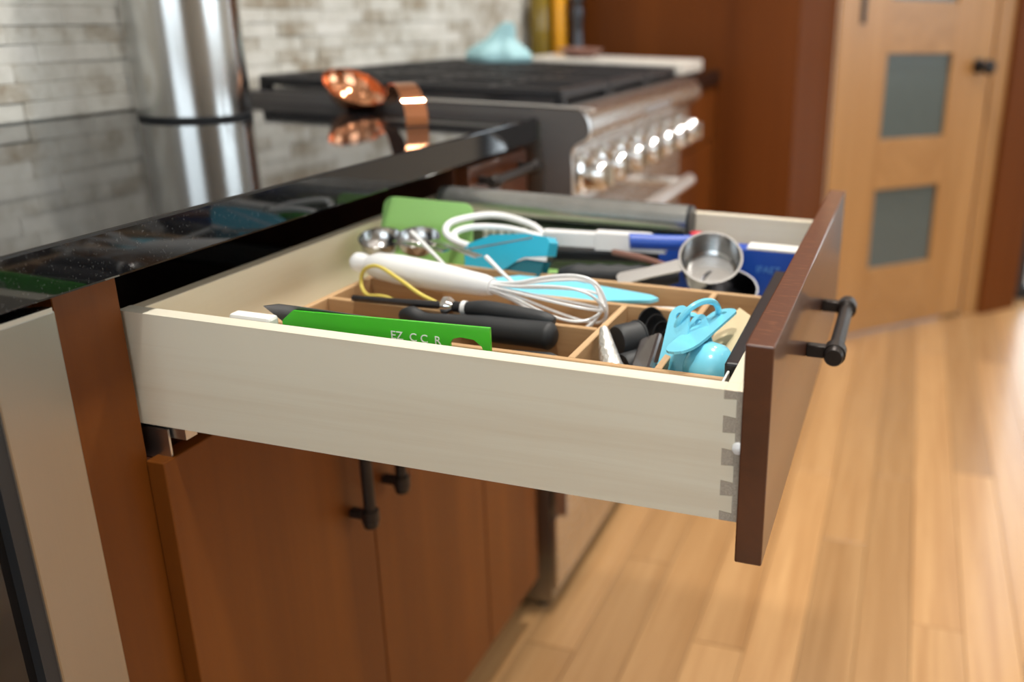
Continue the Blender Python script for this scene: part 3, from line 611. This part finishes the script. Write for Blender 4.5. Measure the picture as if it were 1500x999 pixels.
# white whisk across the tray
wk = thing('whisk', (0.2, -0.145, TT), 'white balloon whisk with thick white handle and white wires across the tray', 'whisk')
A0, A1 = Vector((0.066, -0.128, 0.8275)), Vector((0.222, -0.152, 0.8255))
ax = (A1-A0).normalized(); Lh = (A1-A0).length
link('handle', lathe(B(), [(0, -0.012), (0.005, -0.0115), (0.0098, -0.006), (0.0102, 0.0), (0.0085, 0.008), (0.0098, 0.013), (0.0135, 0.022), (0.0150, 0.05), (0.0140, 0.095), (0.0120, 0.125), (0.0105, 0.148), (0.0085, Lh), (0, Lh)], 24, frame(A0, ax, (0, 0, 1))), 'white_plastic', wk, True)
tipd = Vector((0.3385, -0.1525, 0.8135))-A1; wl = tipd.length; wx = tipd.normalized(); wy = (Vector((0, 0, 1))-wx*wx.z).normalized(); wz = wx.cross(wy)
for i in range(6):
    an = math.pi*i/6+0.2; d = wy*math.cos(an)+wz*math.sin(an); rr = 0.031-0.0012*i
    q = [(0, 0.004), (0.25, 0.36), (0.5, 0.75), (0.75, 1.0), (0.92, 0.82), (1.0, 0.0), (0.92, -0.82), (0.75, -1.0), (0.5, -0.75), (0.25, -0.36), (0, -0.004)]
    pts = [A1-ax*0.003+wx*(wl*t*(1-0.012*i))+d*(rr*s if abs(s) > 0.1 else 0.004*(1 if s > 0 else -1 if s < 0 else 0)) for t, s in q]
    link('wire', tube(B(), smooth_path(pts, 6), 0.0014, 7), 'white_plastic', wk, True)
# light blue tapered spatula in the third compartment
sp = thing('blue_spatula', (0.29, -0.08, Z0), 'light blue tapered spatula lying below the whisk wires', 'spatula')
Ms = frame((0.275, -0.086, 0.8055), (0.05, -0.25, 1), (0.98, 0.14, -0.10))
link('blade', prism(B(), [(-0.085, -0.014), (-0.06, -0.021), (-0.01, -0.021), (0.08, -0.005), (0.088, 0.0), (0.08, 0.005), (-0.01, 0.020), (-0.06, 0.021), (-0.085, 0.012)], -0.002, 0.002, 'z', Ms), 'sky_blue', sp)
link('handle', tube(B(), [Ms @ Vector((-0.085, 0, 0)), Ms @ Vector((-0.15, 0, -0.012)), Ms @ Vector((-0.19, 0, -0.02))], 0.005, 10), 'sky_blue', sp, True)
er = link('eraser_block', bx(-0.017, 0.017, -0.007, 0.007, 0, 0.011, 0.002, 2, M=Matrix.Translation((0.374, -0.085, 0.788)) @ Matrix.Rotation(R(12), 4, 'Z')), 'white_matte')
tag(er, 'small white block on end in the tray by the blue spatula tip', 'block')
tag(link('cork_block', bx(0.352, 0.396, -0.100, -0.068, Z0, 0.7875, 0.002), 'tray_x'), 'low brown wooden block under the small white block', 'block')

# steel spoons at the back of the tray
for i, (c, z, hx, lab) in enumerate(((( 0.040, -0.052), 0.829, (0.13, -0.075), 'steel measuring spoon with dull round bowl at the drawer back'), ((0.082, -0.046), 0.832, (0.176, -0.098), 'bright steel measuring spoon resting against the green turner'))):
    t = thing('measuring_spoon', (c[0], c[1], z-0.02), lab, 'spoon')
    M = frame((c[0], c[1], z-0.004), (0.12, -0.25, 1))
    link('bowl', lathe(B(), [(0, -0.012), (0.012, -0.010), (0.021, -0.002), (0.0235, 0.009), (0.0225, 0.009), (0.020, -0.001), (0.011, -0.009), (0, -0.0108)], 30, M), 'satin_steel', t, True)
    link('handle', prism(B(), [(0, -0.0045), (0.6, -0.004), (1.0, -0.005), (1.0, 0.005), (0.6, 0.004), (0, 0.0045)], -0.0008, 0.0008, 'z',
        frame((c[0]+0.021, c[1]-0.006, z+0.0035), (0, 0, 1), (hx[0]-c[0], hx[1]-c[1], 0)) @ Matrix.Diagonal((math.hypot(hx[0]-c[0], hx[1]-c[1])-0.02, 1, 1, 1))), 'satin_steel', t)

# pale green turner standing against the back
tu = thing('green_turner', (0.06, 0.02, ZF), 'pale green wide turner head standing up at the drawer back', 'turner')
Mh = frame((0.0615, 0.004, 0.823), (0.2, -0.95, 0.2), (0.98, 0.22, -0.06))
out = []
for (cx, cy, q, rr) in ((0.041, 0.030, 0, 0.012), (-0.039, 0.030, 1, 0.012), (-0.043, -0.042, 2, 0.012), (0.043, -0.042, 3, 0.012)):
    for k in range(6): an = R(90*q+k*18); out.append((cx+rr*math.cos(an), cy+rr*math.sin(an)))
link('head', prism(B(), out, -0.0018, 0.0018, 'z', Mh), 'green_plastic', tu)
hp = [Mh @ Vector((0.0, -0.03, -0.003)), Mh @ Vector((0.035, -0.048, -0.010)), Vector((0.16, 0.075, 0.768)), Vector((0.30, 0.085, 0.768))]
link('handle', tube(B(), smooth_path(hp, 6), 0.0065, 10), 'green_plastic', tu, True)

# long carton and film roll along the far side
ct = thing('wrap_carton', (0.17, 0.14, ZF), 'long dark green and black wrap carton along the far drawer side', 'carton')
link('box', bx(0.014, 0.334, 0.118, 0.160, ZF, 0.8165, 0.001), 'carton_green', ct)
pr_ = B(); rq = random.Random(5)
for k in range(3):
    for j in range(6):
        if rq.random() < 0.75: box(pr_, 0.075+j*0.011, 0.081+j*0.011+rq.uniform(-0.002, 0.002), 0.1176, 0.118, 0.795+k*0.007, 0.799+k*0.007)
link('printed_marks', pr_, 'white_matte', ct)
link('green_flap', prism(B(), [(0.19, 0.800), (0.30, 0.797), (0.30, 0.805), (0.19, 0.8095)], 0.1165, 0.1176, 'y'), 'green_card', ct)
rl = thing('film_roll', (0.17, 0.14, 0.8165), 'long shiny grey film roll lying on the dark carton at the far drawer side', 'roll')
link('film', tube(B(), [(0.008, 0.1395, 0.8352), (0.338, 0.1395, 0.8352)], 0.0185, 32), 'film_roll', rl, True)
link('end_cap', tube(B(), [(0.3382, 0.1395, 0.8352), (0.342, 0.1395, 0.8352)], 0.0182, 32), 'black_plastic', rl, True)

# white masher (loop and handle), teal clip
ms = thing('white_masher', (0.2, 0.0, 0.80), 'white nylon masher with looped head and flat white handle', 'masher')
lp = [(0.204, 0.014, 0.8345), (0.180, 0.028, 0.842), (0.136, 0.028, 0.849), (0.105, -0.005, 0.847), (0.104, -0.026, 0.841), (0.120, -0.038, 0.834), (0.146, -0.036, 0.827), (0.165, -0.030, 0.823)]
link('outer_loop', tube(B(), smooth_path(lp, 8), 0.0038, 10), 'white_plastic', ms, True)
lp = [(0.204, 0.010, 0.833), (0.165, 0.004, 0.841), (0.128, -0.006, 0.842), (0.112, -0.022, 0.837), (0.124, -0.030, 0.828), (0.15, -0.028, 0.820)]
link('inner_loop', tube(B(), smooth_path(lp, 8), 0.0036, 10), 'white_plastic', ms, True)
hb = B(); Mm = frame((0.204, 0.012, 0.8335), (0.966, 0.19, -0.02), (0, 0, 1))
prism(hb, [(-0.0075, -0.008), (0.0075, -0.008), (0.0075, 0.008), (-0.0075, 0.008)], 0.0, 0.058, 'z', Mm); link('shaft', hb, 'white_plastic', ms)
hb = B(); prism(hb, [(-0.0095, 0.0585), (0.0095, 0.0585), (0.0095, 0.118), (0.003, 0.130), (-0.0095, 0.137)], -0.009, 0.009, 'y', Mm); link('grip', hb, 'white_plastic', ms)
cl = thing('bag_clip', (0.178, -0.02, 0.79), 'bright teal plastic bag clip with white insert among the utensils', 'clip')
Mc = frame((0.187, -0.036, 0.829), (-0.10, -0.96, 0.28), (0.985, -0.12, 0.05))
link('upper_jaw', prism(B(), [(-0.050, -0.021), (-0.052, 0.001), (-0.020, 0.014), (0.020, 0.018), (0.046, 0.016), (0.050, 0.010), (0.048, -0.004), (0.020, -0.007), (-0.002, -0.022), (-0.03, -0.022)], -0.010, 0.010, 'z', Mc), 'teal', cl)
link('lower_jaw', prism(B(), [(-0.046, -0.0222), (0.0, -0.0224), (0.022, -0.008), (0.044, -0.010), (0.04, -0.026), (0.0, -0.034), (-0.038, -0.030)], -0.008, 0.008, 'z', Mc), 'teal_dark', cl)
link('insert', prism(B(), [(0.006, -0.0145), (0.022, -0.0072), (0.0478, -0.0045), (0.0475, -0.0095), (0.023, -0.0085)], 0.0082, 0.0098, 'z', Mc), 'white_plastic', cl)
link('seam', prism(B(), [(-0.050, -0.005), (0.030, 0.0135), (0.030, 0.0150), (-0.050, -0.003)], 0.0101, 0.0105, 'z', Mc), 'zinc', cl)
# slim skewers
for pts, lab in ((((0.083, -0.060, 0.845), (0.130, -0.090, 0.828), (0.166, -0.115, 0.8165)), 'thin ivory stick slanting down in front of the green turner'),
                 (((0.190, -0.100, 0.838), (0.212, -0.114, 0.829), (0.232, -0.127, 0.8225)), 'thin white stick slanting below the teal clip')):
    tag(link('skewer', tube(B(), pts, [0.0024, 0.0019, 0.0016], 8), 'white_plastic', None, True), lab, 'stick')
# beaded chain
ch_ = thing('bead_chain', (0.165, -0.1, 0.81), 'small heap of shiny steel beads between whisk handle and teal clip', 'chain')
rq = random.Random(9)
for k in range(9):
    link('bead', lathe(B(), [(0, -0.0032), (0.0023, -0.0023), (0.0032, 0), (0.0023, 0.0023), (0, 0.0032)], 10, Matrix.Translation((0.142+k*0.0062, -0.098+0.006*math.sin(k*1.3)-0.001*k, 0.8140+0.003*math.cos(k*1.9)))), 'chrome', ch_, True)
# dark knives & grips in the far half
bk = thing('bread_knife', (0.27, 0.075, ZF), 'black flat-handled knife below the white masher handle', 'knife')
link('handle', bx(-0.065, 0.065, -0.009, 0.009, -0.007, 0.007, 0.003, 2, M=frame((0.268, 0.050, 0.8085), (0, 0, 1), (0.96, 0.26, 0))), 'black_plastic', bk)
link('blade', bx(-0.13, -0.0655, -0.001, 0.001, -0.012, 0.006, M=frame((0.268, 0.050, 0.8085), (0, 0, 1), (0.96, 0.26, 0))), 'blade', bk)
gp = thing('ribbed_peeler', (0.30, 0.0, 0.79), 'black ribbed-grip peeler in front of the white masher handle', 'peeler')
a = [Vector((0.235, -0.022, 0.802))+(Vector((0.362, 0.006, 0.805))-Vector((0.235, -0.022, 0.802)))*(k/12) for k in range(13)]
link('grip', tube(B(), a, [0.007]+[0.0115+(0.0012 if k % 2 else -0.0006) for k in range(11)]+[0.007], 14), 'black_rubber', gp, True)
link('blade', tube(B(), [(0.234, -0.0222, 0.802), (0.20, -0.030, 0.799), (0.17, -0.034, 0.796)], [0.004, 0.005, 0.003], 10, squash=0.4), 'satin_steel', gp, True)
tag(link('wooden_stick', tube(B(), [(0.285, 0.012, 0.823), (0.318, 0.004, 0.822), (0.352, -0.010, 0.8205)], [0.0035, 0.004, 0.003], 8), 'rosewood', None, True), 'thin brownish wooden stick on the black ribbed grip', 'stick')
lb = thing('label_card', (0.25, -0.03, 0.78), 'grey printed card with yellow stripe beneath the white masher handle', 'card')
link('card', bx(0.20, 0.275, -0.0445, -0.0430, ZF, 0.8085), 'zinc', lb); link('stripe', bx(0.222, 0.245, -0.0449, -0.0446, 0.80, 0.807), 'yellow_rubber', lb)

# blue carton, red capped bottle, steel cups
bb = thing('blue_carton', (0.39, 0.06, ZF), 'royal blue narrow carton standing behind the steel measuring cup', 'carton')
link('box', bx(0.316, 0.4835, 0.056, 0.080, ZF, 0.828, 0.001), 'royal_blue', bb)
link('white_edge', bx(0.425, 0.4834, 0.0558, 0.0802, 0.8282, 0.8302), 'white_matte', bb)
text('lettering', 'IFAET', 0.011, Matrix(((1, 0, 0, 0.436), (0, 0, -1, 0.0557), (0, 1, 0, 0.803), (0, 0, 0, 1))), 'light_blue_print', bb)
tag(link('blue_pen', tube(B(), smooth_path([(0.300, 0.022, 0.8345), (0.306, 0.024, 0.8345), (0.34, 0.034, 0.8335), (0.372, 0.0445, 0.8335)], 5), [0.004]+[0.0085]*15, 14), 'royal_blue', None, True), 'rounded royal blue handle lying between masher and steel cup', 'utensil')
rb = thing('red_cap_bottle', (0.353, 0.118, ZF), 'small bottle with a red cap beside the film roll end', 'bottle')
T = Matrix.Translation((0.3535, 0.118, ZF))
link('body', lathe(B(), [(0, 0), (0.0105, 0), (0.0105, 0.05), (0.006, 0.056), (0, 0.056)], 18, T), 'white_plastic', rb, True)
link('cap', lathe(B(), [(0, 0.0562), (0.008, 0.0562), (0.0095, 0.066), (0.008, 0.074), (0, 0.076)], 18, T), 'red', rb, True)
def cup(center, n, r, h, mat, hdir, hlen, label, name='measuring_cup', hw=0.0075, hmat=None):
    t = thing(name, tuple(Vector(center)-Vector((0, 0, r*0.9))), label, 'cup')
    M = frame(center, n, hdir)
    link('bowl', lathe(B(), [(0, -h), (r*0.80, -h), (r*0.90, -h+0.003), (r*0.985, -0.001), (r*1.04, -0.0005), (r*1.04, 0.0008), (r*0.965, 0.0008), (r*0.875, -h+0.004), (r*0.78, -h+0.0012), (0, -h+0.0012)], 44, M), mat, t, True)
    link('handle', prism(B(), [(r*1.03, -hw), (r+hlen*0.5, -hw*0.85), (r+hlen-0.004, -hw), (r+hlen, -hw*0.5), (r+hlen, hw*0.5), (r+hlen-0.004, hw), (r+hlen*0.5, hw*0.85), (r*1.03, hw)], -0.0022, -0.0004, 'z', M), hmat or mat, t)
    return t
cup((0.398, -0.004, 0.832), (0.131, -0.60, 0.788), 0.0325, 0.030, 'satin_steel', (-0.86, -0.45, -0.18), 0.068, 'round stainless steel measuring cup tipped towards the drawer side')
cup((0.418, 0.000, 0.8005), (0.15, -0.35, 0.92), 0.030, 0.026, 'dark_steel', (0.72, -0.62, 0.05), 0.034, 'dark steel measuring cup lying under the tipped steel cup')

# black flat sheath along the inside of the drawer front
st = B(); p0, p1 = Vector((0.4768, -0.270, 0.8185)), Vector((0.4742, -0.012, 0.8185)); 
box(st, -0.0072, 0.0072, 0, (p1-p0).length, -0.008, 0.0085, 0.002, 2, M=Matrix.Translation(p0) @ Matrix.Rotation(math.atan2(-(p1-p0).x, (p1-p0).y), 4, 'Z'))
tag(link('blade_sheath', st, 'black_plastic'), 'long narrow black sheath lying along the inside of the drawer front', 'sheath')
pg = thing('plastic_tag', (0.4765, -0.3, 0.8), 'small white plastic tag in the front corner of the drawer', 'tag')
link('plate', bx(0.4725, 0.4745, -0.312, -0.272, ZF, 0.822, 0.0005), 'white_plastic', pg); link('rib', bx(0.4695, 0.4724, -0.309, -0.305, ZF, 0.818, 0.0005), 'white_plastic', pg); link('rib', bx(0.4695, 0.4724, -0.293, -0.289, ZF, 0.818, 0.0005), 'white_plastic', pg)

# ------------------------------------------------------------------ short front compartments
# silver textured cone
tag(link('foil_cone', tube(B(), smooth_path([(0.3512, -0.205, 0.818), (0.3555, -0.212, 0.811), (0.361, -0.221, 0.802), (0.369, -0.233, 0.792), (0.377, -0.2415, 0.7885), (0.384, -0.2445, 0.7865)], 3), [0.0035+0.0072*min(1, k/9) for k in range(16)], 12), 'foil', None, True), 'silver knobbly cone leaning on the wooden divider', 'cone')
# black measuring cup pair
cup((0.370, -0.170, 0.797), (0.55, 0.75, -0.10), 0.0170, 0.023, 'black_rubber', (0.3, -0.3, -0.8), 0.006, 'black rubber measuring cup lying on its side next to the silver cone')
cup((0.380, -0.196, 0.783), (0.55, 0.75, -0.10), 0.0150, 0.018, 'black_rubber', (0.3, -0.3, -0.8), 0.005, 'smaller black rubber cup lying just below the larger black one')
# nested black spoons
for i in range(4):
    r = 0.0175-0.0026*i; c = Vector((0.3745+0.0068*i, -0.139-0.0045*i, 0.800-0.0018*i)); nrm = (0.80, -0.45, 0.28)
    t = thing('measuring_spoon', tuple(c-Vector((0, 0, r))), ['largest black spoon of the nested set', 'second largest black spoon of the nested set', 'third black spoon nested inside the larger two', 'smallest black spoon, innermost of the nested set'][i], 'spoon', 'nested black spoons')
    link('bowl', lathe(B(), [(0, -r*0.7), (r*0.6, -r*0.55), (r*0.95, -r*0.1), (r, 0.0), (r*0.93, 0.0), (r*0.86, -r*0.1), (r*0.55, -r*0.48), (0, -r*0.62)], 26, frame(c, nrm, (0, 0, 1))), 'black_rubber', t, True)
    link('handle', bx(-0.003, 0.003, -0.035-r, -r*0.97, -0.0012, 0, M=frame(c, nrm, (0.49, 0.87, 0))), 'black_rubber', t)
# brown plastic packet
tag(link('plastic_packet', bx(-0.0105, 0.0105, -0.034, 0.034, -0.008, 0.008, 0.003, 2, M=frame((0.3945, -0.216, 0.7985), (-0.42, -0.14, 0.89), (0.89, 0.1, 0.42))), 'brown_plastic'), 'dark brown glossy packet between black cups and blue measuring spoons', 'packet')
# beige wooden scraper
tag(link('wooden_scraper', prism(B(), [(-0.0165, -0.065), (0.0165, -0.065), (0.0165, 0.040), (0.000, 0.068), (-0.0165, 0.040)], -0.0015, 0.0015, 'z', frame((0.4525, -0.182, 0.808), (-0.45, -0.12, 0.88), (0.88, -0.05, 0.45))), 'beige_wood'), 'flat beige wooden scraper with pointed top behind the blue spoons', 'scraper')
# blue measuring spoons on a ring
ring = thing('spoon_ring', (0.428, -0.19, 0.82), 'sky blue ring joining the blue measuring spoons', 'ring')
rc = Vector((0.4290, -0.190, 0.8265)); e1_ = Vector((0.60, 0.62, 0.30)).normalized(); e2_ = Vector((0.1, -0.42, 0.9)); e2_ = (e2_-e1_*e2_.dot(e1_)).normalized()
link('loop', tube(B(), [rc+(e1_*math.cos(R(a))+e2_*math.sin(R(a)))*0.0225 for a in range(0, 360, 10)], 0.0027, 9, True), 'sky_blue', ring, True)
def bspoon(hole, tip, normal, w0, w1, br, label, dome=False):
    hole, tip, n = Vector(hole), Vector(tip), Vector(normal).normalized()
    x = (tip-hole).normalized(); n = (n-x*n.dot(x)).normalized(); L = (tip-hole).length
    t = thing('measuring_spoon', tuple((hole+tip)/2-Vector((0, 0, 0.02))), label, 'spoon', 'blue measuring spoons')
    M = frame(hole, n, x)
    # tongue with a ring hole: outer outline bridged to inner circle
    bm = B(); K = 28; o_, i_ = [], []
    def outl(th):
        c, s = math.cos(th), math.sin(th)
        if c < 0: return (c*w0, s*w0)
        return None
    outer = []
    for k in range(K):
        th = 2*math.pi*k/K; c, s = math.cos(th), math.sin(th)
        if c <= 0: outer.append((c*w0, s*w0))
        else:
            xx = L*c**0.5; yy = math.copysign(abs(s)**0.8, s)*(w0+(w1-w0)*c); outer.append((xx, yy*(1 if c < 0.8 else 1)))
    inner = [(0.0032*math.cos(2*math.pi*k/K), 0.0032*math.sin(2*math.pi*k/K)) for k in range(K)]
    V4 = [[bm.verts.new(M @ Vector((p[0], p[1], z))) for p in ring_] for ring_ in (outer, inner) for z in (-0.0011, 0.0011)]
    for k in range(K):
        j = (k+1) % K
        bm.faces.new((V4[0][k], V4[0][j], V4[2][j], V4[2][k])); bm.faces.new((V4[1][k], V4[3][k], V4[3][j], V4[1][j]))
        bm.faces.new((V4[0][k], V4[1][k], V4[1][j], V4[0][j])); bm.faces.new((V4[2][k], V4[2][j], V4[3][j], V4[3][k]))
    link('handle', bm, 'sky_blue', t)
    if br:
        Mb = frame(tip-x*br*0.3-n*0.0005, -n if dome else n, x)
        link('bowl', lathe(B(), [(0, -br*0.8), (br*0.5, -br*0.70), (br*0.85, -br*0.38), (br, 0), (br*0.94, 0), (br*0.80, -br*0.34), (br*0.46, -br*0.64), (0, -br*0.73)], 28, Mb), 'sky_blue', t, True)
    return t
bspoon((0.4475, -0.172, 0.8305), (0.4270, -0.256, 0.824), (-0.30, -0.42, 0.85), 0.0115, 0.0195, 0.0, 'blue measuring spoon with broad flat tongue lying on top of the set')
bspoon((0.417, -0.203, 0.835), (0.421, -0.245, 0.795), (-0.35, -0.80, 0.5), 0.010, 0.020, 0.0195, 'blue measuring spoon upright against the brown packet')
bspoon((0.432, -0.196, 0.829), (0.452, -0.240, 0.803), (0.35, 0.62, -0.7), 0.008, 0.012, 0.0225, 'blue measuring spoon showing its round underside by the drawer corner')
bspoon((0.424, -0.188, 0.828), (0.436, -0.222, 0.800), (0.30, -0.75, 0.6), 0.007, 0.012, 0.0135, 'small blue measuring spoon in the middle of the ring set')
